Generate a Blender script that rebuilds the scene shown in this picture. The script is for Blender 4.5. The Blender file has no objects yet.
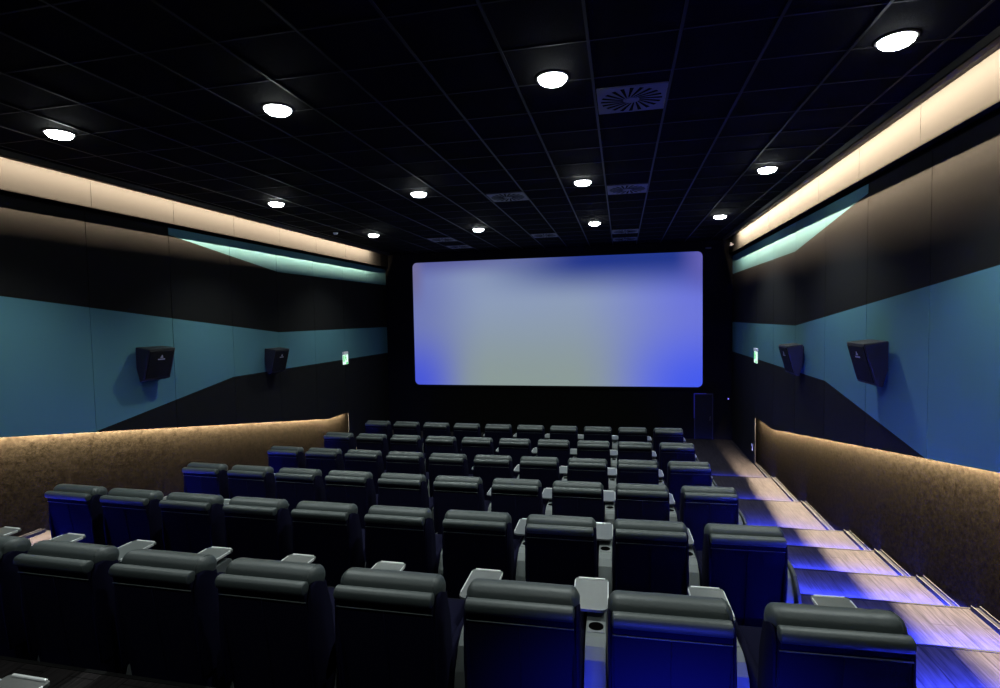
import bpy, bmesh, math, random
from mathutils import Vector, Matrix
random.seed(7)
sc = bpy.context.scene
COL = sc.collection
PI = math.pi

# ------------------------------------------------------------------ materials
def new_mat(name):
    m = bpy.data.materials.new(name); m.use_nodes = True
    nt = m.node_tree; b = nt.nodes['Principled BSDF']
    return m, nt, b

def mat(name, col, rough=0.6, metal=0.0, spec=0.5, noise=0.0, nscale=30.0, bump=0.0, bscale=200.0, stretch=(1, 1, 1)):
    m, nt, b = new_mat(name)
    b.inputs['Base Color'].default_value = (*col, 1)
    b.inputs['Roughness'].default_value = rough
    b.inputs['Metallic'].default_value = metal
    b.inputs['Specular IOR Level'].default_value = spec
    tc = nt.nodes.new('ShaderNodeTexCoord'); mp = nt.nodes.new('ShaderNodeMapping')
    mp.inputs['Scale'].default_value = stretch
    nt.links.new(tc.outputs['Object'], mp.inputs['Vector'])
    if noise > 0:
        n = nt.nodes.new('ShaderNodeTexNoise'); n.inputs['Scale'].default_value = nscale; n.inputs['Detail'].default_value = 6
        r = nt.nodes.new('ShaderNodeValToRGB')
        r.color_ramp.elements[0].position = 0.3; r.color_ramp.elements[1].position = 0.7
        r.color_ramp.elements[0].color = (*[c * (1 - noise) for c in col], 1)
        r.color_ramp.elements[1].color = (*[min(1, c * (1 + noise)) for c in col], 1)
        nt.links.new(mp.outputs['Vector'], n.inputs['Vector'])
        nt.links.new(n.outputs['Fac'], r.inputs['Fac'])
        nt.links.new(r.outputs['Color'], b.inputs['Base Color'])
    if bump > 0:
        n = nt.nodes.new('ShaderNodeTexNoise'); n.inputs['Scale'].default_value = bscale; n.inputs['Detail'].default_value = 4
        bp = nt.nodes.new('ShaderNodeBump'); bp.inputs['Strength'].default_value = bump; bp.inputs['Distance'].default_value = 0.01
        nt.links.new(mp.outputs['Vector'], n.inputs['Vector'])
        nt.links.new(n.outputs['Fac'], bp.inputs['Height'])
        nt.links.new(bp.outputs['Normal'], b.inputs['Normal'])
    return m

def emit(name, col, strength):
    m, nt, b = new_mat(name)
    b.inputs['Base Color'].default_value = (0.02, 0.02, 0.02, 1)
    b.inputs['Emission Color'].default_value = (*col, 1)
    b.inputs['Emission Strength'].default_value = strength
    return m

M = {}
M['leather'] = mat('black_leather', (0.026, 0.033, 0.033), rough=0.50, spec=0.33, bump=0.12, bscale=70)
M['leather_shaded'] = mat('black_leather_shaded', (0.0026, 0.0026, 0.0100), rough=0.85, spec=0.03, bump=0.10, bscale=60)  # same leather, with shade and blue light put into its colour
M['plinth'] = mat('black_plinth', (0.008, 0.008, 0.008), rough=0.8, spec=0.1)
M['console'] = mat('grey_console', (0.068, 0.077, 0.077), rough=0.6, spec=0.3, bump=0.05, bscale=90)
M['end_panel'] = mat('end_panel_grey', (0.028, 0.032, 0.032), rough=0.6, spec=0.25, bump=0.05, bscale=90)
M['cup_plate'] = mat('cup_plate', (0.085, 0.094, 0.094), rough=0.45, spec=0.4)
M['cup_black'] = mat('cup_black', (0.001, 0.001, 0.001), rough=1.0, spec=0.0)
M['tray'] = mat('tray_laminate', (0.060, 0.066, 0.065), rough=0.30, spec=0.8, noise=0.08, nscale=40)
M['tray_edge'] = mat('tray_edge', (0.55, 0.56, 0.56), rough=0.3, spec=0.5, metal=0.3)
M['arm_metal'] = mat('tray_arm_metal', (0.03, 0.03, 0.03), rough=0.5, metal=0.5)
M['wall_black'] = mat('black_fabric_wall', (0.0055, 0.0055, 0.0055), rough=0.9, spec=0.06, bump=0.15, bscale=300)
M['matte_black'] = mat('matte_black', (0.003, 0.003, 0.003), rough=0.95, spec=0.02)
M['teal'] = mat('teal_fabric_wall', (0.043, 0.107, 0.128), rough=0.9, spec=0.06, bump=0.15, bscale=300)
M['fascia'] = mat('fascia_fabric', (0.0055, 0.0055, 0.0055), rough=0.9, spec=0.06, noise=0.04, nscale=60)
M['profile'] = mat('black_profile', (0.012, 0.011, 0.010), rough=0.6, spec=0.2)
M['speaker'] = mat('speaker_black', (0.005, 0.005, 0.006), rough=0.5, spec=0.3, bump=0.1, bscale=250)
M['grille'] = mat('speaker_grille', (0.003, 0.003, 0.003), rough=0.7, spec=0.1, bump=0.3, bscale=500)
M['badge'] = mat('speaker_badge', (0.35, 0.34, 0.32), rough=0.4, metal=0.4)
M['bezel'] = mat('downlight_bezel', (0.02, 0.02, 0.02), rough=0.5)
M['lens'] = emit('downlight_lens', (0.93, 1.0, 0.97), 60.0)
M['vent'] = mat('vent_plate', (0.045, 0.045, 0.060), rough=0.5, spec=0.35)
M['frame'] = mat('screen_frame', (0.004, 0.004, 0.004), rough=0.9, spec=0.05)
M['curb'] = mat('curb_metal', (0.022, 0.021, 0.021), rough=0.8, metal=0.0, spec=0.08)
M['curb_dark'] = mat('curb_channel', (0.004, 0.004, 0.005), rough=0.8, spec=0.05)
M['nosing'] = mat('nosing_dark', (0.006, 0.006, 0.006), rough=0.8, spec=0.05)
M['door'] = mat('door_dark', (0.003, 0.003, 0.0035), rough=0.7, spec=0.1)
M['blue_led'] = emit('blue_led', (0.02, 0.02, 1.0), 1.0)
M['white_plastic'] = mat('white_plastic', (0.55, 0.55, 0.55), rough=0.5)
M['sign_white'] = emit('sign_white', (0.75, 1.0, 0.85), 1.1)
M['sign_green'] = emit('sign_green', (0.05, 0.75, 0.18), 0.9)
M['sensor_led'] = emit('sensor_led', (0.25, 0.2, 1.0), 1.5)

# dado carpet: rough brown-grey needle felt with brushed vertical streaks
def dado_mat():
    m, nt, b = new_mat('dado_felt')
    N = nt.nodes.new; L = nt.links.new
    tc = N('ShaderNodeTexCoord')
    mp = N('ShaderNodeMapping'); mp.inputs['Scale'].default_value = (1, 0.8, 1.0)
    L(tc.outputs['Object'], mp.inputs['Vector'])
    n1 = N('ShaderNodeTexNoise'); n1.inputs['Scale'].default_value = 20; n1.inputs['Detail'].default_value = 10; n1.inputs['Roughness'].default_value = 0.75
    n2 = N('ShaderNodeTexNoise'); n2.inputs['Scale'].default_value = 42; n2.inputs['Detail'].default_value = 8; n2.inputs['Roughness'].default_value = 0.8
    L(mp.outputs['Vector'], n1.inputs['Vector']); L(mp.outputs['Vector'], n2.inputs['Vector'])
    mx = N('ShaderNodeMath'); mx.operation = 'ADD'; L(n1.outputs['Fac'], mx.inputs[0]); L(n2.outputs['Fac'], mx.inputs[1])
    md = N('ShaderNodeMath'); md.operation = 'MULTIPLY'; md.inputs[1].default_value = 0.5; L(mx.outputs[0], md.inputs[0])
    r = N('ShaderNodeValToRGB'); r.color_ramp.elements[0].position = 0.37; r.color_ramp.elements[1].position = 0.68
    r.color_ramp.elements[0].color = (0.0007, 0.0005, 0.0003, 1); r.color_ramp.elements[1].color = (0.0125, 0.0102, 0.0072, 1)
    L(md.outputs[0], r.inputs['Fac']); L(r.outputs['Color'], b.inputs['Base Color'])
    bp = N('ShaderNodeBump'); bp.inputs['Strength'].default_value = 0.35; bp.inputs['Distance'].default_value = 0.008
    L(md.outputs[0], bp.inputs['Height']); L(bp.outputs['Normal'], b.inputs['Normal'])
    b.inputs['Roughness'].default_value = 1.0; b.inputs['Specular IOR Level'].default_value = 0.0
    return m
M['dado'] = dado_mat()

# floor: grey wood-look vinyl planks running down the hall, fine brushed grain
def floor_mat():
    m, nt, b = new_mat('vinyl_planks')
    N = nt.nodes.new; L = nt.links.new
    tc = N('ShaderNodeTexCoord')
    mp = N('ShaderNodeMapping'); mp.inputs['Scale'].default_value = (1, 0.06, 1)
    L(tc.outputs['Object'], mp.inputs['Vector'])
    n1 = N('ShaderNodeTexNoise'); n1.inputs['Scale'].default_value = 70; n1.inputs['Detail'].default_value = 6
    L(mp.outputs['Vector'], n1.inputs['Vector'])
    sp = N('ShaderNodeSeparateXYZ'); L(tc.outputs['Object'], sp.inputs[0])
    br = N('ShaderNodeTexBrick'); br.inputs['Scale'].default_value = 1.0
    br.inputs['Brick Width'].default_value = 1.2; br.inputs['Row Height'].default_value = 0.18; br.inputs['Mortar Size'].default_value = 0.004
    br.inputs['Color1'].default_value = (0.9, 0.9, 0.9, 1); br.inputs['Color2'].default_value = (1.0, 1.0, 1.0, 1); br.inputs['Mortar'].default_value = (0.35, 0.35, 0.35, 1)
    cb = N('ShaderNodeCombineXYZ'); L(sp.outputs['Y'], cb.inputs['X']); L(sp.outputs['X'], cb.inputs['Y']); L(cb.outputs[0], br.inputs['Vector'])
    r = N('ShaderNodeValToRGB'); r.color_ramp.elements[0].position = 0.35; r.color_ramp.elements[1].position = 0.65
    r.color_ramp.elements[0].color = (0.0090, 0.0080, 0.0082, 1); r.color_ramp.elements[1].color = (0.0215, 0.0185, 0.0188, 1)
    L(n1.outputs['Fac'], r.inputs['Fac'])
    mx = N('ShaderNodeMix'); mx.data_type = 'RGBA'; mx.blend_type = 'MULTIPLY'; mx.inputs[0].default_value = 1.0
    L(r.outputs['Color'], mx.inputs[6]); L(br.outputs['Color'], mx.inputs[7]); L(mx.outputs[2], b.inputs['Base Color'])
    b.inputs['Roughness'].default_value = 0.85; b.inputs['Specular IOR Level'].default_value = 0.04
    bp = N('ShaderNodeBump'); bp.inputs['Strength'].default_value = 0.25; bp.inputs['Distance'].default_value = 0.004
    L(n1.outputs['Fac'], bp.inputs['Height']); L(bp.outputs['Normal'], b.inputs['Normal'])
    return m
M['floor'] = floor_mat()

# cinema screen: white and blue light falling on it painted as an emission gradient
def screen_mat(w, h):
    m, nt, b = new_mat('screen_painted_light')
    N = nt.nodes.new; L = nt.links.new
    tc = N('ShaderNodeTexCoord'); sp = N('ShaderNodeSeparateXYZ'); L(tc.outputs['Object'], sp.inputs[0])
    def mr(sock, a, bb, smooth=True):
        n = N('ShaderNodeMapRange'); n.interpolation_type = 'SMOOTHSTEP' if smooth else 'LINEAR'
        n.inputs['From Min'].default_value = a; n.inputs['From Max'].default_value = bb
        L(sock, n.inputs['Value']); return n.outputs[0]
    u = sp.outputs['X']; v = sp.outputs['Z']           # metres from the screen's centre
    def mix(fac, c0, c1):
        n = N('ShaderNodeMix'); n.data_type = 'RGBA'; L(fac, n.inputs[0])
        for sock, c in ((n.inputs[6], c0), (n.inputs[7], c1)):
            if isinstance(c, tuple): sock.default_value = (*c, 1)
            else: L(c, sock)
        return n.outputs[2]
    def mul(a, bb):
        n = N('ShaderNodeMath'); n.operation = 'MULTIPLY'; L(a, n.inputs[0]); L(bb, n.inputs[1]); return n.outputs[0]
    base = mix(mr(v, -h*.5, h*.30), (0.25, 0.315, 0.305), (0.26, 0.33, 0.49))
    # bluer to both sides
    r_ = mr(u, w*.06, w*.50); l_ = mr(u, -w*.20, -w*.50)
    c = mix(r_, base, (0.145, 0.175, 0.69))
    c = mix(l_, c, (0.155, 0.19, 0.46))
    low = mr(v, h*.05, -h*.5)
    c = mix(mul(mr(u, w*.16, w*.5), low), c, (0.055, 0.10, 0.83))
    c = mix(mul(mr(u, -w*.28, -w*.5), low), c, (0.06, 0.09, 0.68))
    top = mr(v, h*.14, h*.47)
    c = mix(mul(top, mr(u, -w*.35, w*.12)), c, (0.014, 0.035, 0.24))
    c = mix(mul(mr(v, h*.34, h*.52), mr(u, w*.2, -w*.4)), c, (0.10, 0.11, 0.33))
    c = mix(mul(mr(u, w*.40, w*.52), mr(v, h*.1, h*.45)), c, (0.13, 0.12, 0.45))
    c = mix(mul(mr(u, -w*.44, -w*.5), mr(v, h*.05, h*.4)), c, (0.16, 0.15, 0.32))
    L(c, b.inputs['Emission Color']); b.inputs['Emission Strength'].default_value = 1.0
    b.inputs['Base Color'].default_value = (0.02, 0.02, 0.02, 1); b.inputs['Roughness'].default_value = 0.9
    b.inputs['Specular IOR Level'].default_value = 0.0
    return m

# ceiling: black mineral tiles in a 0.605 m grid
M['tile'] = mat('black_ceiling_tile', (0.0025, 0.0025, 0.0028), rough=0.95, spec=0.02, bump=0.3, bscale=120)
M['tbar'] = mat('ceiling_grid_bar', (0.0028, 0.0028, 0.0036), rough=0.5, spec=0.12)

# ------------------------------------------------------------------ mesh helpers
def link(name, bm, m, parent=None, smooth=False, mats=None):
    me = bpy.data.meshes.new(name)
    bmesh.ops.recalc_face_normals(bm, faces=bm.faces)
    bm.to_mesh(me); bm.free()
    for x in (mats or [m]): me.materials.append(x)
    if smooth:
        for p in me.polygons: p.use_smooth = True
    o = bpy.data.objects.new(name, me); COL.objects.link(o)
    if parent: o.parent = parent
    return o

def box(bm, x0, x1, y0, y1, z0, z1, bev=0.0, seg=2, mi=0):
    vs = [bm.verts.new((x, y, z)) for x in (x0, x1) for y in (y0, y1) for z in (z0, z1)]
    fs = [bm.faces.new([vs[i] for i in q]) for q in ((0, 1, 3, 2), (4, 6, 7, 5), (0, 4, 5, 1), (2, 3, 7, 6), (0, 2, 6, 4), (1, 5, 7, 3))]
    for f in fs: f.material_index = mi
    if bev > 0:
        es = list({e for f in fs for e in f.edges})
        bmesh.ops.bevel(bm, geom=es, offset=bev, segments=seg, profile=0.5, affect='EDGES')
    return vs

def prism(bm, pts, x0, x1, bev=0.0, seg=2, mi=0):
    """polygon in the (y, z) plane extruded along x"""
    a = [bm.verts.new((x0, y, z)) for y, z in pts]; b = [bm.verts.new((x1, y, z)) for y, z in pts]
    fs = [bm.faces.new(a), bm.faces.new(b[::-1])]
    n = len(pts)
    for i in range(n): fs.append(bm.faces.new((a[i], b[i], b[(i+1) % n], a[(i+1) % n])))
    for f in fs: f.material_index = mi
    if bev > 0:
        es = list(set(list(fs[0].edges) + list(fs[1].edges)))
        bmesh.ops.bevel(bm, geom=es, offset=bev, segments=seg, profile=0.5, affect='EDGES')

def roll(bm, cy, cz, ry, rz, hw, tilt=0.0, nseg=20, endr=0.05, wob=0.0, seed=1, wrinkle=0.0):
    """a padded roll along x: ellipse sections that pinch in at both ends"""
    rnd = random.Random(seed); ph = [rnd.uniform(0, 6.28) for _ in range(4)]
    xs = []
    for i in range(7): xs.append(-hw + endr*(1-math.cos(i/6*PI/2)))
    k = 14
    for i in range(1, k): xs.append(-hw+endr + (2*hw-2*endr)*i/k)
    for i in range(7): xs.append(hw - endr*(1-math.cos((6-i)/6*PI/2)))
    rings = []
    for x in xs:
        d = max(0.0, abs(x)-(hw-endr))/endr
        s = (1-min(1, d)**2.6*0.62)
        w = 1 + wob*(math.sin(x*17+ph[0])*.6+math.sin(x*41+ph[1])*.4)
        if wrinkle and x > hw*.45: w += wrinkle*math.sin((x-hw*.45)*95)
        ring = []
        for j in range(nseg):
            t = 2*PI*j/nseg
            ct, st = math.cos(t), math.sin(t)
            py = ry*s*w*math.copysign(abs(ct)**.85, ct); pz = rz*s*w*math.copysign(abs(st)**.85, st)
            ring.append(bm.verts.new((x, cy+py*math.cos(tilt)-pz*math.sin(tilt), cz+py*math.sin(tilt)+pz*math.cos(tilt))))
        rings.append(ring)
    for a, b in zip(rings, rings[1:]):
        for j in range(nseg): bm.faces.new((a[j], a[(j+1) % nseg], b[(j+1) % nseg], b[j]))
    bm.faces.new(rings[0][::-1]); bm.faces.new(rings[-1])

def lathe(bm, prof, cx, cy, n=32, mi=0):
    rings = [[bm.verts.new((cx+r*math.cos(2*PI*j/n), cy+r*math.sin(2*PI*j/n), z)) for j in range(n)] for r, z in prof]
    for a, b in zip(rings, rings[1:]):
        for j in range(n):
            f = bm.faces.new((a[j], a[(j+1) % n], b[(j+1) % n], b[j])); f.material_index = mi
    return rings

def tube(bm, pts, r, n=8):
    pts = [Vector(p) for p in pts]; rings = []
    for i, p in enumerate(pts):
        t = (pts[min(i+1, len(pts)-1)] - pts[max(i-1, 0)]).normalized()
        a = t.orthogonal().normalized() if abs(t.x) > .9 else t.cross(Vector((1, 0, 0))).normalized()
        b = t.cross(a)
        rings.append([bm.verts.new(p + r*(math.cos(2*PI*j/n)*a + math.sin(2*PI*j/n)*b)) for j in range(n)])
    for a, b in zip(rings, rings[1:]):
        for j in range(n): bm.faces.new((a[j], a[(j+1) % n], b[(j+1) % n], b[j]))
    bm.faces.new(rings[0][::-1]); bm.faces.new(rings[-1])

def tag(o, label, cat, group=None):
    o['label'] = label; o['category'] = cat
    if group: o['group'] = group
    return o

def empty(name, loc, rz=0.0):
    o = bpy.data.objects.new(name, None); COL.objects.link(o)
    o.location = loc; o.rotation_euler = (0, 0, rz); o.empty_display_size = 0.1
    return o

def structure(o):
    o['kind'] = 'structure'; return o

def copy_tree(o, parent=None):
    c = o.copy(); COL.objects.link(c)
    if parent: c.parent = parent
    for ch in list(o.children): copy_tree(ch, c)
    return c

# ------------------------------------------------------------------ levels (camera is the origin; y runs to the screen)
CEIL = 1.864
XR_F, XR_W, XR_D = 2.67, 2.76, 2.845           # right: fascia, upper panels, recessed dado
XL_F, XL_W, XL_D = -6.60, -6.69, -6.775
YB, YF = -2.2, 14.95
LV = {'Z': -1.98, 'A': -2.308, 'B': -2.600, 'C': -2.838, 'D': -3.031, 'E': -3.161, 'F': -3.260}
AX_R, AX_L = 1.365, -5.80                     # edges of the seating platforms
ROW_Y = {'Z': 0.62, 'A': 2.498, 'B': 4.241, 'C': 5.988, 'D': 7.761, 'E': 9.485, 'F': 11.235}
X9, PITCH, CURV = 0.9086, 0.70, -0.00564

# ------------------------------------------------------------------ floor: platforms and aisle stairs
def slab(x0, x1, y0, y1, z, nose=True, deep=0.45):
    bm = bmesh.new()
    box(bm, x0, x1, y0, y1, z-deep, z)
    if nose: box(bm, x0, x1, y1-0.004, y1+0.022, z-0.032, z+0.003, mi=1)
    return structure(link('floor', bm, None, mats=[M['floor'], M['nosing']]))
for r, y0, y1 in (('Z', YB, 2.45), ('A', 2.45, 4.2), ('B', 4.2, 5.95), ('C', 5.95, 7.72), ('D', 7.72, 9.43), ('E', 9.43, 11.2)):
    slab(AX_L, AX_R, y0, y1, LV[r])
slab(XL_D, XR_D, 11.2, YF, LV['F'], nose=False)
treads = [(YB, 2.45, -1.98), (2.45, 3.3, -2.14), (3.3, 4.2, -2.308), (4.2, 5.1, -2.454), (5.1, 5.95, -2.600), (5.95, 6.84, -2.720),
          (6.84, 7.72, -2.838), (7.72, 9.43, -3.031), (9.43, 11.2, -3.161)]
for x0, x1 in ((AX_R, XR_D), (XL_D, AX_L)):
    for y0, y1, z in treads: slab(x0, x1, y0, y1, z)
# stair-side channel rails along both walls, one length per tread
ti = 10
for s, xr in ((1, 2.765), (-1, -6.70)):
    for y0, y1, z in treads[1:] + [(11.2, 12.5, -3.26)]:
        bm = bmesh.new()
        for dx in (0.0, 0.062): box(bm, xr+s*dx-.004, xr+s*dx+.004, y0+.03, y1-.02, z, z+.04, mi=0)
        box(bm, min(xr, xr+s*.062), max(xr, xr+s*.062), y0+.03, y1-.02, z, z+.02, mi=1)
        structure(link('trim_%d' % ti, bm, None, mats=[M['curb'], M['curb_dark']])); ti += 1

# ------------------------------------------------------------------ side walls
def lin(y, pts):
    if y <= pts[0][0]: (a, za), (b, zb) = pts[0], pts[1]
    elif y >= pts[-1][0]: (a, za), (b, zb) = pts[-2], pts[-1]
    else:
        for (a, za), (b, zb) in zip(pts, pts[1:]):
            if a <= y <= b: break
    return za + (zb-za)*(y-a)/(b-a)
DADO_END = 12.5
d_pts = {1: [(4.768, -1.232), (11.2, -2.214), (13.0, -2.214)], -1: [(4.65, -1.224), (11.57, -2.304), (13.0, -2.304)]}
ZT = 1.445
SEAMS = [5.78+1.325*k for k in range(-6, 8)]
def side_wall(s, Xw, name):
    D = lambda y: lin(y, d_pts[s])
    B1 = lambda y: max(D(y), lin(y, [(5.78, -1.39), (8.4, -.965), (8.41, -.965), (15, -.975)])) if y >= 5.78 else D(y)
    B2 = lambda y: lin(y, [(4.5, .36), (9.75, -.222), (9.76, -.222), (15, -.228)])
    B3 = lambda y: lin(y, [(7.10, 1.34), (9.8, .98), (9.81, .98), (15, .99)])
    ys = sorted(set([YB, 14.97, 5.79, 7.10, 8.4, 9.76, 9.8, 11.2, 11.57, DADO_END, 4.5] + [q for q in SEAMS if YB < q < 14.9]))
    g = 0.004
    bm = bmesh.new()
    def quad(y0, y1, za0, za1, zb0, zb1, mi):
        if zb0-za0 < 1e-4 and zb1-za1 < 1e-4: return
        c = [bm.verts.new((Xw, y, z)) for y, z in ((y0, za0), (y1, za1), (y1, zb1), (y0, zb0))]
        e = [bm.verts.new((Xw+s*.018, v.co.y, v.co.z)) for v in c]
        for q in ((c[0], c[1], c[2], c[3]), (c[0], c[1], e[1], e[0]), (c[2], c[3], e[3], e[2]), (c[1], c[2], e[2], e[1]), (c[3], c[0], e[0], e[3])):
            f = bm.faces.new(q); f.material_index = mi
    for y0, y1 in zip(ys, ys[1:]):
        a = y0 + (g if any(abs(y0-q) < 1e-6 for q in SEAMS) else 0); b = y1 - (g if any(abs(y1-q) < 1e-6 for q in SEAMS) else 0)
        m_ = (y0+y1)/2
        bot0, bot1 = (D(a), D(b)) if m_ < DADO_END else (-3.27, -3.27)
        lo0, lo1 = (B1(a), B1(b)) if m_ > 5.785 else (bot0, bot1)
        if m_ > 5.785: quad(a, b, bot0, bot1, lo0, lo1, 0)
        quad(a, b, lo0, lo1, B2(a), B2(b), 1)
        if m_ > 7.10:
            quad(a, b, B2(a), B2(b), B3(a), B3(b), 0); quad(a, b, B3(a), B3(b), ZT, ZT, 1)
        else: quad(a, b, B2(a), B2(b), ZT, ZT, 0)
    # carcass behind the panels
    xs = sorted((Xw+s*.020, Xw+s*.026)); 
    yy = [YB, 4.7, 11.2 if s > 0 else 11.57, DADO_END]
    for y0, y1 in zip(yy, yy[1:]):
        c = [bm.verts.new((Xw+s*.024, y, z)) for y, z in ((y0, D(y0)), (y1, D(y1)), (y1, ZT+.02), (y0, ZT+.02))]
        f = bm.faces.new(c); f.material_index = 2
    box(bm, Xw+s*.0190, Xw+s*.0195, DADO_END, 14.97, -3.27, ZT+.02, mi=2)
    structure(link(name, bm, None, mats=[M['wall_black'], M['teal'], M['matte_black']]))
    # fascia under the ceiling, in panels with fine joints
    Xf = XR_F if s > 0 else XL_F
    bm = bmesh.new()
    fe = [YB] + [q+.02 for q in SEAMS if YB < q < 14.2] + [14.45]
    for y0, y1 in zip(fe, fe[1:]):
        box(bm, *sorted((Xf, Xf+s*.02)), y0+.003, y1-.003, 1.497, 1.875, mi=0)
    box(bm, *sorted((Xf+s*.004, Xf+s*.19)), YB, 14.97, 1.505, 1.88, mi=1)
    box(bm, *sorted((Xf-s*.002, Xf+s*.004)), YB, 14.45, 1.488, 1.499, mi=1)
    box(bm, *sorted((Xw+s*.03, Xw+s*.05)), YB, 14.97, ZT-.05, 1.51, mi=1)
    structure(link('trim_%d' % (1 if s > 0 else 2), bm, None, mats=[M['fascia'], M['matte_black']]))
    # black light profile on the ceiling that washes the fascia
    xp = Xf - s*COVE[s]
    bm = bmesh.new()
    box(bm, *sorted((xp-s*.05, xp-s*.042)), YB, 14.5, 1.795, CEIL)
    box(bm, *sorted((xp-s*.05, xp+s*PLATE[s])), YB, 14.5, 1.795, 1.803)
    structure(link('trim_%d' % (3 if s > 0 else 4), bm, M['profile']))
    # dado: recessed felt wall under the sloping panel edge
    Xd = XR_D if s > 0 else XL_D
    bm = bmesh.new()
    prof = [(YB, -2.0), (2.45, -2.5), (5.1, -3.0), (11.2, -3.3), (DADO_END+.6, -3.3), (DADO_END+.6, D(DADO_END)+.25), (11.2 if s > 0 else 11.57, D(12)+.25), (4.7, D(4.7)+.25), (YB, D(YB)+.25)]
    prism(bm, prof, Xd, Xd+s*.05)
    structure(link('baseboard_right' if s > 0 else 'baseboard_left', bm, M['dado']))
    # underside lip closing the light slot
    bm = bmesh.new()
    prism(bm, [(yy_, D(yy_)+.085) for yy_ in (YB, 4.7, 11.2 if s > 0 else 11.57, DADO_END+.6)] + [(yy_, D(yy_)+.10) for yy_ in (DADO_END+.6, 11.2 if s > 0 else 11.57, 4.7, YB)], *sorted((Xw+s*.019, Xd)))
    structure(link('trim_%d' % (5 if s > 0 else 6), bm, M['matte_black']))
PLATE = {1: 0.015, -1: 0.022}
COVE = {1: 0.17, -1: 0.192}
side_wall(1, XR_W, 'wall_right')
side_wall(-1, XL_W, 'wall_left')

# ------------------------------------------------------------------ ceiling
bm = bmesh.new()
box(bm, XL_D-.1, XR_D+.1, YB-.1, YF+.1, CEIL, CEIL+.05, mi=0)
gx = [0.395+0.604*k for k in range(-11, 4)]
for x in gx: box(bm, x-.010, x+.010, YB, YF, CEIL-.007, CEIL+.001, mi=1)
gy = [8.10+0.605*k for k in range(-17, 12)]
for y in gy: box(bm, -6.5, 2.45, y-.007, y+.007, CEIL-.003, CEIL+.001, mi=2)
structure(link('ceiling', bm, None, mats=[M['tile'], M['tbar'], mat('ceiling_cross_bar', (0.004, 0.004, 0.0045), rough=0.6, spec=0.2)]))
bm = bmesh.new(); box(bm, XL_D-.1, XR_D+.1, YF, YF+.1, -3.75, CEIL+.05)
structure(link('wall_front', bm, M['matte_black']))
bm = bmesh.new(); box(bm, XL_D-.1, XR_D+.1, YB-.1, YB, -2.5, CEIL+.05)
structure(link('wall_back', bm, M['matte_black']))

# ------------------------------------------------------------------ screen
SX0, SX1, SZ0, SZ1 = -5.832, 2.032, -1.898, 1.592
w, h = SX1-SX0, SZ1-SZ0
def rrect(w, h, r, n=8):
    pts = []
    for cx, cz, a0 in ((w/2-r, h/2-r, 0), (-w/2+r, h/2-r, PI/2), (-w/2+r, -h/2+r, PI), (w/2-r, -h/2+r, 1.5*PI)):
        for i in range(n+1):
            a = a0 + PI/2*i/n; pts.append((cx+r*math.cos(a), cz+r*math.sin(a)))
    return pts
root = tag(empty('cinema_screen', ((SX0+SX1)/2, YF-.05, (SZ0+SZ1)/2)), 'large blue-white lit cinema screen with rounded corners on the front wall', 'screen')
bm = bmesh.new()
pts = rrect(w, h, .13)
fr = [bm.verts.new((x, 0, z)) for x, z in pts]; bk = [bm.verts.new((x, .02, z)) for x, z in pts]
bm.faces.new(fr); bm.faces.new(bk[::-1])
for i in range(len(fr)): bm.faces.new((fr[i], bk[i], bk[(i+1) % len(fr)], fr[(i+1) % len(fr)]))
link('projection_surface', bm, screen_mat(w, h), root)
bm = bmesh.new()
outer = rrect(w+.12, h+.12, .19)
fi = [bm.verts.new((x, -.012, z)) for x, z in pts]; fo = [bm.verts.new((x, -.012, z)) for x, z in outer]
gi = [bm.verts.new((x, .03, z)) for x, z in pts]; go = [bm.verts.new((x, .03, z)) for x, z in outer]
for i in range(len(pts)):
    j = (i+1) % len(pts)
    bm.faces.new((fi[i], fi[j], fo[j], fo[i])); bm.faces.new((fi[i], gi[i], gi[j], fi[j])); bm.faces.new((fo[i], fo[j], go[j], go[i]))
link('screen_frame', bm, M['frame'], root)

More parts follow.
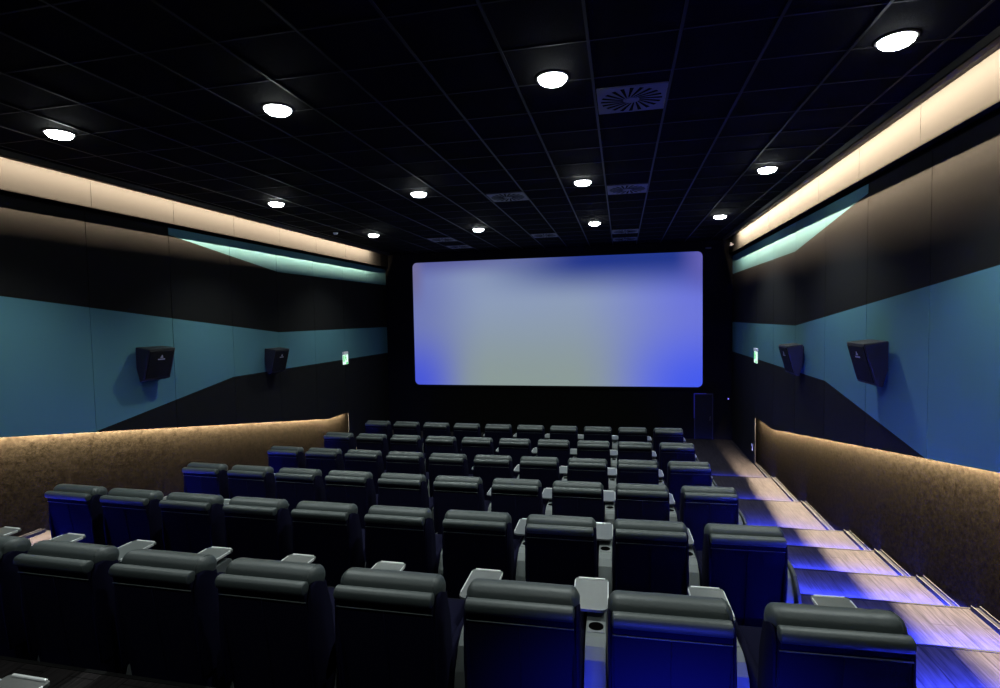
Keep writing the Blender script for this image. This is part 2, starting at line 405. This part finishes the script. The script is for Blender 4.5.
# ------------------------------------------------------------------ recliner seat (origin on the floor under the top edge of its back)
def make_seat():
    root = empty('recliner_seat', (0, 0, 0))
    # rear shell, leaning back slightly; upper strip sewn on above a seam
    bm = bmesh.new()
    prism(bm, [(.125, .06), (.018, .835), (.05, .86), (.15, .86), (.25, .50), (.30, .06)], -.262, .262, bev=.008, seg=2)
    prism(bm, [(.015, .838), (.006, .895), (.05, .90), (.13, .90), (.14, .838)], -.2625, .2625, bev=.007, seg=2)
    link('backrest', bm, M['leather_shaded'], root, smooth=False)
    bm = bmesh.new(); tube(bm, [(x*.0525, .0165, .829) for x in range(-5, 6)], .0035, 6)
    link('back_seam', bm, M['leather'], root, smooth=True)
    bm = bmesh.new(); tube(bm, [(0.0, .0165+(.829-z)*.1381, z) for z in (.825, .6, .4, .2, .08)], .0022, 6)
    link('centre_seam', bm, M['leather_shaded'], root, smooth=True)
    bm = bmesh.new(); roll(bm, .024, .901, .036, .034, .266, tilt=.10, nseg=18, endr=.010)
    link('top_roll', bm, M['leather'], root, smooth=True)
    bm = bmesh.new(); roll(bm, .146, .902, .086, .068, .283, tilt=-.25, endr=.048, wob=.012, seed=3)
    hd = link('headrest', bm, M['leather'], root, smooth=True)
    bm = bmesh.new()
    for x in (.246,):
        tube(bm, [(x, .146+.0870*math.cos(t)*math.cos(-.25)-.0680*math.sin(t)*math.sin(-.25), .902+.0870*math.cos(t)*math.sin(-.25)+.0680*math.sin(t)*math.cos(-.25)) for t in [PI*1.05*k/14 for k in range(15)]], .0028, 6)
    link('piping', bm, M['leather'], hd, smooth=True)
    for s in (-1, 1):
        bm = bmesh.new()
        pr_ = []
        for y, z in ((.055, .30), (.035, .60), (.03, .84), (.055, .905), (.12, .915), (.20, .87), (.245, .70), (.27, .45), (.30, .30)): pr_.append((y, z))
        prism(bm, pr_, *sorted((s*.255, s*.284)), bev=.015, seg=3)
        link('side_wing', bm, M['leather_shaded'], root, smooth=True)
    for s in (-1, 1):
        bm = bmesh.new()
        pr_ = [(.16, .06)] + [(.16, .30)] + [(.30-.14*math.cos(a), .37+.13*math.sin(a)) for a in [PI/2*k/6 for k in range(0, 7)]] + [(.86, .50), (.93, .46), (.95, .38), (.95, .06)]
        prism(bm, pr_, *sorted((s*.243, s*.284)), bev=.018, seg=3)
        link('armrest', bm, M['leather_shaded'], root, smooth=True)
    bm = bmesh.new(); box(bm, -.240, .240, .24, .90, .27, .45, bev=.04, seg=4)
    link('seat_cushion', bm, M['leather_shaded'], root, smooth=True)
    bm = bmesh.new(); box(bm, -.238, .238, .885, .965, .07, .42, bev=.03, seg=3)
    link('footrest', bm, M['leather_shaded'], root, smooth=True)
    bm = bmesh.new(); box(bm, -.235, .235, .15, .88, 0.0, .28, bev=.01, seg=1)
    link('base', bm, M['plinth'], root)
    # console between this seat and the next, with its cup holder
    cx = .35
    bm = bmesh.new()
    prism(bm, [(.17, 0), (.19, .16), (.27, .38), (.33, .49), (.39, .53), (.46, .542), (.98, .542), (1.01, .53), (1.02, .49), (1.02, 0)], cx-.056, cx+.056, bev=.008, seg=2)
    con = link('console', bm, M['console'], root)
    con['label'] = 'grey console'
    bm = bmesh.new()
    box(bm, cx-.050, cx+.050, .50, .615, .538, .547, bev=.003, seg=1)
    ch = link('cup_holder', bm, M['cup_plate'], con)
    # tray table on its arm
    bm = bmesh.new()
    bz = .600; tx = cx-.038
    n0 = len(bm.verts)
    pts = []
    for px, py, a0, r in ((.105-.02, .385-.02, 0, .02), (-.105+.02, .385-.02, PI/2, .02), (-.105+.05, .05, PI, .05), (.105-.05, .05, 1.5*PI, .05)):
        for i in range(6):
            a = a0+PI/2*i/5; pts.append((tx+px+r*math.cos(a), .635+py+r*math.sin(a)))
    lo = [bm.verts.new((x, y, bz-.014)) for x, y in pts]; hi = [bm.verts.new((x, y, bz)) for x, y in pts]
    bm.faces.new(lo[::-1]); f = bm.faces.new(hi)
    for i in range(len(pts)): bm.faces.new((lo[i], lo[(i+1) % len(pts)], hi[(i+1) % len(pts)], hi[i]))
    tr = link('tray_table', bm, M['tray'], root); tr['label'] = 'pale grey laminate tray'
    bm = bmesh.new()
    hw_ = .105
    box(bm, tx-hw_+.02, tx+hw_-.02, 1.006, 1.0205, bz-.016, bz+.007, bev=.003, seg=1)
    box(bm, tx-hw_-.002, tx-hw_+.005, .70, .985, bz-.016, bz+.004, bev=.002, seg=1)
    box(bm, tx+hw_-.005, tx+hw_+.002, .70, .985, bz-.016, bz+.004, bev=.002, seg=1)
    link('tray_rim', bm, M['tray_edge'], tr)
    bm = bmesh.new()
    lathe(bm, [(0.0001, .54), (.018, .54), (.018, .588), (.0001, .588)], cx, .90, 16)
    link('tray_arm', bm, M['arm_metal'], tr)
    return root
# cup hole: a rim round a flat disc, the shade inside painted black
def add_shade_disc(con_child, cx=.35, cy=.558):
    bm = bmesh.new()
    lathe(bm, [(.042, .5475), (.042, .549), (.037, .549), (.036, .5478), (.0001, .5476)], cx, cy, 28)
    return link('cup_shade_disc', bm, M['cup_black'], con_child)

proto = make_seat()
# cup_shade_disc as a second sub-part of the console
add_shade_disc([c for c in proto.children if c.name.startswith('console')][0])

ORD = ['', 'second', 'third', 'fourth', 'fifth', 'sixth', 'seventh', 'eighth', 'ninth', 'tenth']
ROWTXT = {'Z': 'row behind the nearest full row', 'A': 'nearest full row', 'B': 'second row from the camera', 'C': 'third row from the camera',
          'D': 'third row from the screen', 'E': 'second row from the screen', 'F': 'row closest to the screen'}
first = True
for r in 'ABCDEFZ':
    for s in (range(9, -1, -1) if r != 'Z' else (4,)):
        o = copy_tree(proto)
        t = (s-4.5)*PITCH
        o.location = (X9+(s-9)*PITCH, ROW_Y[r]-CURV*t*t*(r != 'Z'), LV[r])
        if r == 'A': o.location.x += {9: .018, 8: .004}.get(s, 0); o.location.y += {9: -.026, 8: -.022, 7: -.008}.get(s, 0)
        o.rotation_euler = (0, 0, math.atan(-2*CURV*t))
        n = 9-s
        if r == 'Z':
            lab = 'black leather recliner with only its tray showing above the dark floor, bottom left corner'
        elif n == 0: lab = 'black leather recliner at the right aisle end of the %s' % ROWTXT[r]
        elif s == 0: lab = 'black leather recliner at the left wall end of the %s' % ROWTXT[r]
        elif n < 5 or r == 'A': lab = 'black leather recliner, %s from the right aisle in the %s' % (ORD[n], ROWTXT[r])
        else: lab = 'black leather recliner, %s from the left wall in the %s' % (ORD[s], ROWTXT[r])
        if s == 9:
            bm = bmesh.new()
            prism(bm, [(.13, 0), (.15, .22), (.21, .42), (.30, .53), (.42, .57), (1.0, .57), (1.04, .53), (1.05, 0)], .408, .436, bev=.008, seg=2)
            link('end_panel', bm, M['end_panel'], o)
        if r == 'A' and s == 9:
            bm = bmesh.new(); roll(bm, .146, .902, .086, .068, .283, tilt=-.25, endr=.048, wob=.02, seed=5, wrinkle=.035)
            for c in o.children:
                if c.name.startswith('headrest'):
                    me = bpy.data.meshes.new('headrest'); bmesh.ops.recalc_face_normals(bm, faces=bm.faces); bm.to_mesh(me); bm.free()
                    me.materials.append(M['leather'])
                    for pl in me.polygons: pl.use_smooth = True
                    c.data = me; break
        tag(o, lab, 'cinema seat', 'recliner seats in the %s' % ROWTXT[r])

def remove_tree(o):
    for c in list(o.children): remove_tree(c)
    bpy.data.objects.remove(o)
remove_tree(proto)

# ------------------------------------------------------------------ ceiling downlights
YBACK = 0.93
XLs = [-5.307, -2.926, -0.513, 1.858]; YLs = [4.372, 7.80, 11.286]
def make_downlight():
    root = empty('ceiling_downlight', (0, 0, 0))
    bm = bmesh.new()
    lathe(bm, [(.130, CEIL), (.130, CEIL-.010), (.122, CEIL-.014), (.113, CEIL-.013), (.111, CEIL-.004), (.111, CEIL)], 0, 0, 40)
    for v in bm.verts: v.co.z -= CEIL
    link('bezel', bm, M['bezel'], root, smooth=True)
    bm = bmesh.new()
    rg = lathe(bm, [(.112, CEIL-.010), (.105, CEIL-.030), (.085, CEIL-.046), (.05, CEIL-.056), (.0005, CEIL-.060)], 0, 0, 32)
    for v in bm.verts: v.co.z -= CEIL
    link('lens', bm, M['lens'], root, smooth=True)
    return root
dl = make_downlight()
rown = ['nearest row of three', 'middle row', 'row closest to the screen']
coln = ['first from the left wall', 'second from the left wall', 'second from the right wall', 'first from the right wall']
first = True
for j, y in enumerate(YLs):
    for i, x in enumerate(XLs):
        o = dl if first else copy_tree(dl); first = False
        o.location = (x, y, CEIL)
        tag(o, 'round white ceiling downlight, %s in the %s' % (coln[i], rown[j]), 'ceiling light', 'round ceiling downlights')
        L = bpy.data.lights.new('downlight_beam', 'SPOT'); L.energy = 330; L.color = (0.90, 1.0, 0.97)
        L.spot_size = math.radians(118); L.spot_blend = 0.85; L.shadow_soft_size = 0.05
        lo = bpy.data.objects.new('downlight_beam', L); COL.objects.link(lo); lo.location = (x, y, CEIL-.17)

for i, x in enumerate(XLs):
    o = copy_tree(dl); o.location = (x, YBACK, CEIL)
    tag(o, 'round white ceiling downlight behind the picture, %s' % coln[i], 'ceiling light', 'round ceiling downlights')
    L = bpy.data.lights.new('downlight_beam', 'SPOT'); L.energy = 85; L.color = (0.90, 1.0, 0.97)
    L.spot_size = math.radians(118); L.spot_blend = 0.85; L.shadow_soft_size = 0.05
    lo = bpy.data.objects.new('downlight_beam', L); COL.objects.link(lo); lo.location = (x, YBACK, CEIL-.17)

# ------------------------------------------------------------------ ceiling swirl diffusers
def make_vent():
    root = empty('ceiling_vent', (0, 0, 0))
    bm = bmesh.new(); box(bm, -.285, .285, -.285, .285, -.012, .0, bev=.004, seg=1)
    pl = link('vent_plate', bm, M['vent'], root)
    bm = bmesh.new()
    for k in range(20):
        a = 2*PI*k/20
        c, s = math.cos(a), math.sin(a); c2, s2 = math.cos(a+.32), math.sin(a+.32)
        r0, r1, hw_ = .07, .255, .011
        p0 = Vector((r0*c, r0*s, 0)); p1 = Vector((r1*c2, r1*s2, 0)); d = (p1-p0).normalized(); nrm = Vector((-d.y, d.x, 0))
        q = [p0-nrm*hw_*.5, p1-nrm*hw_*1.5, p1+nrm*hw_*1.5, p0+nrm*hw_*.5]
        a_ = [bm.verts.new((v.x, v.y, -.0135)) for v in q]; b_ = [bm.verts.new((v.x, v.y, -.011)) for v in q]
        bm.faces.new(a_); bm.faces.new(b_[::-1])
        for i in range(4): bm.faces.new((a_[i], b_[i], b_[(i+1) % 4], a_[(i+1) % 4]))
    sl = link('air_slots', bm, M['matte_black'], root)
    bm = bmesh.new(); lathe(bm, [(.06, -.012), (.055, -.018), (.0005, -.018)], 0, 0, 20)
    link('hub', bm, M['vent'], root)
    return root
vents = [(.095, 4.95, 'square swirl air vent in the ceiling beside the brightest central downlight'),
         (.095, 8.41, 'square swirl air vent right of the central downlight in the middle row'),
         (.095, 12.60, 'square swirl air vent above the screen, behind the right-centre downlight of the far row'),
         (.095, 13.85, 'square swirl air vent nearest the screen, in the right-centre line of vents'),
         (-1.70, 8.41, 'square swirl air vent between the two central downlights of the middle row'),
         (-1.70, 12.60, 'square swirl air vent above the screen in the middle line of vents'),
         (-4.11, 12.45, 'square swirl air vent above the screen top left corner, farther from the screen'),
         (-4.11, 13.85, 'square swirl air vent above the screen top left corner, nearer the screen')]
vt = make_vent()
for k, (x, y, lab) in enumerate(vents):
    o = vt if k == 0 else copy_tree(vt)
    o.location = (x, y, CEIL-.006); tag(o, lab, 'air vent', 'square ceiling air vents')

# ------------------------------------------------------------------ wall speakers: wedge cabinets hung on the teal band
def make_speaker(s):
    """s = +1 hangs on the right wall; local x points into the room as negative s"""
    root = empty('wall_speaker', (0, 0, 0))
    q = lambda d: -s*d
    bm = bmesh.new()
    prof = [(.05, .0), (.285, -.03), (.165, -.47), (.10, -.49), (.05, -.30)]      # (distance from wall, z)
    a = [bm.verts.new((q(d), -.235, z)) for d, z in prof]; b = [bm.verts.new((q(d), .235, z)) for d, z in prof]
    fs = [bm.faces.new(a), bm.faces.new(b[::-1])]
    for i in range(len(prof)): fs.append(bm.faces.new((a[i], b[i], b[(i+1) % 5], a[(i+1) % 5])))
    bmesh.ops.bevel(bm, geom=list({e for f in fs for e in f.edges}), offset=.012, segments=2, profile=.5, affect='EDGES')
    link('cabinet', bm, M['speaker'], root)
    n = Vector((q(.44), 0, -.12)).normalized()
    def onface(u, v, off):   # u along y, v down the sloping front 0..1
        d = .285+(.165-.285)*v; z = -.03+(-.47+.03)*v
        return Vector((q(d), u, z)) + n*off
    bm = bmesh.new()
    c = [bm.verts.new(onface(u, v, .000)) for u, v in ((-.212, .06), (.212, .06), (.212, .95), (-.212, .95))]
    e = [bm.verts.new(onface(u, v, .008)) for u, v in ((-.205, .075), (.205, .075), (.205, .935), (-.205, .935))]
    bm.faces.new(e)
    for i in range(4): bm.faces.new((c[i], c[(i+1) % 4], e[(i+1) % 4], e[i]))
    gr = link('grille', bm, M['grille'], root)
    bm = bmesh.new()
    tri = [(-.028, .30), (.028, .30), (0.0, .20)]
    a = [bm.verts.new(onface(u, v, .008)) for u, v in tri]; b = [bm.verts.new(onface(u, v, .011)) for u, v in tri]
    bm.faces.new(b)
    for i in range(3): bm.faces.new((a[i], a[(i+1) % 3], b[(i+1) % 3], b[i]))
    bar = [(-.06, .36), (.06, .36), (.06, .325), (-.06, .325)]
    a = [bm.verts.new(onface(u, v, .008)) for u, v in bar]; b = [bm.verts.new(onface(u, v, .011)) for u, v in bar]
    bm.faces.new(b)
    for i in range(4): bm.faces.new((a[i], a[(i+1) % 4], b[(i+1) % 4], b[i]))
    link('badge', bm, M['badge'], gr)['label'] = 'small pale badge'
    bm = bmesh.new()
    box(bm, *sorted((q(0), q(.012))), -.10, .10, -.30, -.04)
    box(bm, *sorted((q(0.01), q(.06))), -.05, -.03, -.24, -.08)
    box(bm, *sorted((q(0.01), q(.06))), .03, .05, -.24, -.08)
    link('bracket', bm, M['profile'], root)
    return root
for s, Xw, lst in ((1, XR_W, [(6.66, -.318, 'black wedge speaker high on the right wall, the nearer of the two there'), (9.42, -.495, 'black wedge speaker on the right wall, the one closer to the screen')]),
                   (-1, XL_W, [(6.61, -.330, 'black wedge speaker on the left wall, the nearer of the two there'), (9.45, -.513, 'black wedge speaker on the left wall, the one closer to the screen')])):
    p = make_speaker(s)
    for k, (y, z, lab) in enumerate(lst):
        o = p if k == 0 else copy_tree(p)
        o.location = (Xw, y, z); tag(o, lab, 'speaker', 'black wall speakers')

# ------------------------------------------------------------------ exit signs
def make_exit(s):
    root = empty('exit_sign', (0, 0, 0)); q = lambda d: -s*d
    W, H = .13, .15
    bm = bmesh.new(); box(bm, *sorted((q(0), q(.05))), -W*.8, W*.8, .10, .16, bev=.006, seg=1)
    box(bm, *sorted((q(0), q(.03))), -.02, .02, .06, .12)
    link('lamp_housing', bm, M['white_plastic'], root)
    bm = bmesh.new(); box(bm, *sorted((q(.02), q(.032))), -W, W, -H, .09, bev=.003, seg=1)
    pn = link('sign_panel', bm, M['sign_white'], root)
    bm = bmesh.new()
    def poly(pts):
        a = [bm.verts.new((q(.033), y*s, z)) for y, z in pts]; b = [bm.verts.new((q(.0365), y*s, z)) for y, z in pts]
        bm.faces.new(b); bm.faces.new(a[::-1])
        for i in range(len(pts)): bm.faces.new((a[i], a[(i+1) % len(pts)], b[(i+1) % len(pts)], b[i]))
    # running figure over a downward arrow, and a door block
    poly([(.020+.016*math.cos(t), .062+.016*math.sin(t)) for t in [2*PI*k/10 for k in range(10)]])
    poly([(.03, .045), (.0, .035), (-.02, -.02), (.005, -.03), (.03, .01)])
    poly([(-.02, -.02), (-.05, -.05), (-.04, -.06), (.0, -.03)]); poly([(.0, -.03), (.03, -.05), (.02, -.075), (.035, -.045)])
    poly([(.0, .03), (-.035, .01), (-.03, .0), (.005, .02)])
    poly([(.07, .07), (.12, .07), (.12, -.08), (.07, -.08)])
    poly([(-.09, -.095), (-.03, -.095), (-.03, -.12), (.0, -.12), (-.06, -.16), (-.12, -.12), (-.09, -.12)])
    link('pictogram', bm, M['sign_green'], pn)
    return root
o = make_exit(1); o.location = (XR_W, 12.32, -.90); tag(o, 'lit green and white exit sign on the right wall', 'exit sign')
o = make_exit(-1); o.location = (XL_W, 12.38, -.942); tag(o, 'lit green and white exit sign on the left wall', 'exit sign')

# ------------------------------------------------------------------ front right corner: door with blue-lit edge, sensor, small plate
dr = structure(empty('door_1', (1.83, YF-.005, -3.26)))
bm = bmesh.new(); box(bm, .02, .44, -.045, -.002, 0.01, 1.17, bev=.004, seg=1); link('door_leaf', bm, M['door'], dr)
bm = bmesh.new()
box(bm, 0, .02, -.05, -.002, 0, 1.19); box(bm, .44, .46, -.05, -.002, 0, 1.19); box(bm, .02, .44, -.05, -.002, 1.17, 1.19)
link('door_frame', bm, M['profile'], dr)
bm = bmesh.new()
box(bm, -.006, .004, -.055, -.003, .55, 1.19); box(bm, .0, .30, -.055, -.003, 1.186, 1.196)
M['blue_lit_edge'] = emit('blue_lit_edge', (0.03, 0.02, 1.0), 0.09)  # emission stands in for the blue light along the door's edge
link('edge_glow', bm, M['blue_lit_edge'], dr)
bm = bmesh.new(); box(bm, .37, .40, -.10, -.045, .50, .60, bev=.004, seg=1); link('door_handle', bm, M['profile'], dr)
sr = tag(empty('motion_sensor', (2.66, YF, -2.19)), 'small motion sensor with blue light beside the door below the screen', 'sensor')
bm = bmesh.new(); box(bm, -.035, .035, -.04, 0, -.05, .05, bev=.008, seg=2); link('sensor_body', bm, M['door'], sr)
bm = bmesh.new(); box(bm, -.012, .012, -.046, -.038, -.02, .012, bev=.002, seg=1); link('indicator_light', bm, M['sensor_led'], sr)
sk = tag(empty('wall_socket', (XR_W, 12.72, -2.92)), 'small pale wall socket by the foot of the right aisle', 'wall socket')
bm = bmesh.new(); box(bm, -.012, 0, -.05, .05, -.07, .07, bev=.004, seg=1); link('face_plate', bm, M['white_plastic'], sk)
bm = bmesh.new(); box(bm, -.014, -.010, -.03, .03, -.04, .02, bev=.001, seg=1); link('socket_insert', bm, M['speaker'], sk)
# small fixings: detector on the ceiling, little camera at the fascia's far end and over the screen
sd = tag(empty('smoke_detector', (-5.93, 10.76, CEIL)), 'tiny pale smoke detector on the ceiling near the far left downlight', 'smoke detector')
bm = bmesh.new(); lathe(bm, [(.05, 0), (.05, -.02), (.035, -.04), (.0005, -.045)], 0, 0, 20); link('detector_body', bm, M['white_plastic'], sd, smooth=True)
bm = bmesh.new(); lathe(bm, [(.052, 0), (.058, -.004), (.052, -.008)], 0, 0, 20); link('base_ring', bm, M['bezel'], sd)
cm = tag(empty('ceiling_sensor', (2.17, 14.93, 1.665)), 'tiny dark sensor above the top right corner of the screen', 'sensor')
bm = bmesh.new(); box(bm, -.07, .07, -.07, 0, -.015, .02, bev=.005, seg=1); link('sensor_body', bm, M['vent'], cm)
ls = tag(empty('security_camera', (2.60, 14.30, 1.66)), 'small security camera at the far end of the right fascia', 'camera')
bm = bmesh.new(); box(bm, -.03, .03, -.06, .06, -.045, .045, bev=.01, seg=2); link('camera_body', bm, M['vent'], ls)
bm = bmesh.new(); box(bm, .02, .075, -.01, .01, -.01, .01); link('mount_arm', bm, M['vent'], ls)

# ------------------------------------------------------------------ lights
def area(name, loc, direction, sx, sy, energy, col, spread=180, xaxis=None):
    L = bpy.data.lights.new(name, 'AREA'); L.shape = 'RECTANGLE'; L.size = sx; L.size_y = sy
    L.energy = energy; L.color = col; L.spread = math.radians(spread)
    o = bpy.data.objects.new(name, L); COL.objects.link(o)
    z = -Vector(direction).normalized()
    x = Vector(xaxis).normalized(); y = z.cross(x).normalized(); x = y.cross(z)
    o.matrix_world = Matrix(((x.x, y.x, z.x, loc[0]), (x.y, y.y, z.y, loc[1]), (x.z, y.z, z.z, loc[2]), (0, 0, 0, 1)))
    return o
WARM = (1.0, 0.77, 0.52)
for s, Xf in ((1, XR_F), (-1, XL_F)):
    xp = Xf - s*COVE[s]
    area('cove_strip_light', (xp, 8.3, 1.855), (s*.75, 0, -.66), 11.0, .012, 1550, WARM, xaxis=(0, 1, 0))
for s, Xd in ((1, XR_D), (-1, XL_D)):
    D = lambda y: lin(y, d_pts[s])
    xk = Xd - s*(.032 if s > 0 else .038)
    for y0, y1 in ((2.4, 11.2 if s > 0 else 11.57), (11.2 if s > 0 else 11.57, DADO_END-.12)):
        z0, z1 = D(y0)+.062, D(y1)+.062
        v = Vector((0, y1-y0, z1-z0)); n = Vector((0, v.z, -v.y)).normalized()
        area('dado_strip_light', (xk, (y0+y1)/2, (z0+z1)/2), n, v.length, .008, 250*v.length, (1.0, 0.81, 0.56), xaxis=v)
# blue strips under the stair nosings
BLUE = (0.03, 0.05, 1.0)
for s, x0, x1 in ((1, AX_R+.02, XR_D-.02), (-1, XL_D+.02, AX_L-.02)):
    for y0, y1, z in treads:
        area('step_strip_light', ((x0+x1)/2, y1+.030, z-.042), (0, .42, -.91), x1-x0, .012, 3000.0 if s > 0 else 700.0, BLUE, spread=125, xaxis=(1, 0, 0))
        area('riser_strip_light', (x0+.25 if s > 0 else x1-.15, y1+.030, z-.042), (-.3*s, .8, -.5), .3, .012, 20.0 if s > 0 else 26.0, BLUE, xaxis=(1, 0, 0))
# blue strip along the foot of the row behind the nearest full row
area('row_strip_light', (.32, 1.55, -1.86), (-.05, .98, -.14), .8, .03, 30.0, BLUE, spread=78, xaxis=(1, 0, 0))

wd = bpy.data.worlds.new('World'); sc.world = wd; wd.use_nodes = True
wd.node_tree.nodes['Background'].inputs[0].default_value = (0, 0, 0, 1)
wd.node_tree.nodes['Background'].inputs[1].default_value = 0

# ------------------------------------------------------------------ camera
yaw, pitch, roll_, f = 0.218424, -0.048716, -0.017911, 548.854
cy, sy, cp, sp_, cr, sr_ = math.cos(yaw), math.sin(yaw), math.cos(pitch), math.sin(pitch), math.cos(roll_), math.sin(roll_)
Fv = Vector((-sy*cp, cy*cp, sp_)); Rv = Vector((cy, sy, 0)); Uv = Rv.cross(Fv)
R2 = cr*Rv+sr_*Uv; U2 = -sr_*Rv+cr*Uv
cam = bpy.data.cameras.new('Camera'); cam.sensor_width = 36; cam.lens = f*36/1000; cam.clip_start = 0.05
co = bpy.data.objects.new('Camera', cam); COL.objects.link(co)
B = -Fv
co.matrix_world = Matrix(((R2.x, U2.x, B.x, 0), (R2.y, U2.y, B.y, 0), (R2.z, U2.z, B.z, 0), (0, 0, 0, 1)))
sc.camera = co
vs = sc.view_settings
vs.view_transform = 'Standard'; vs.look = 'None'; vs.exposure = 0.0; vs.gamma = 1.0; vs.use_curve_mapping = False
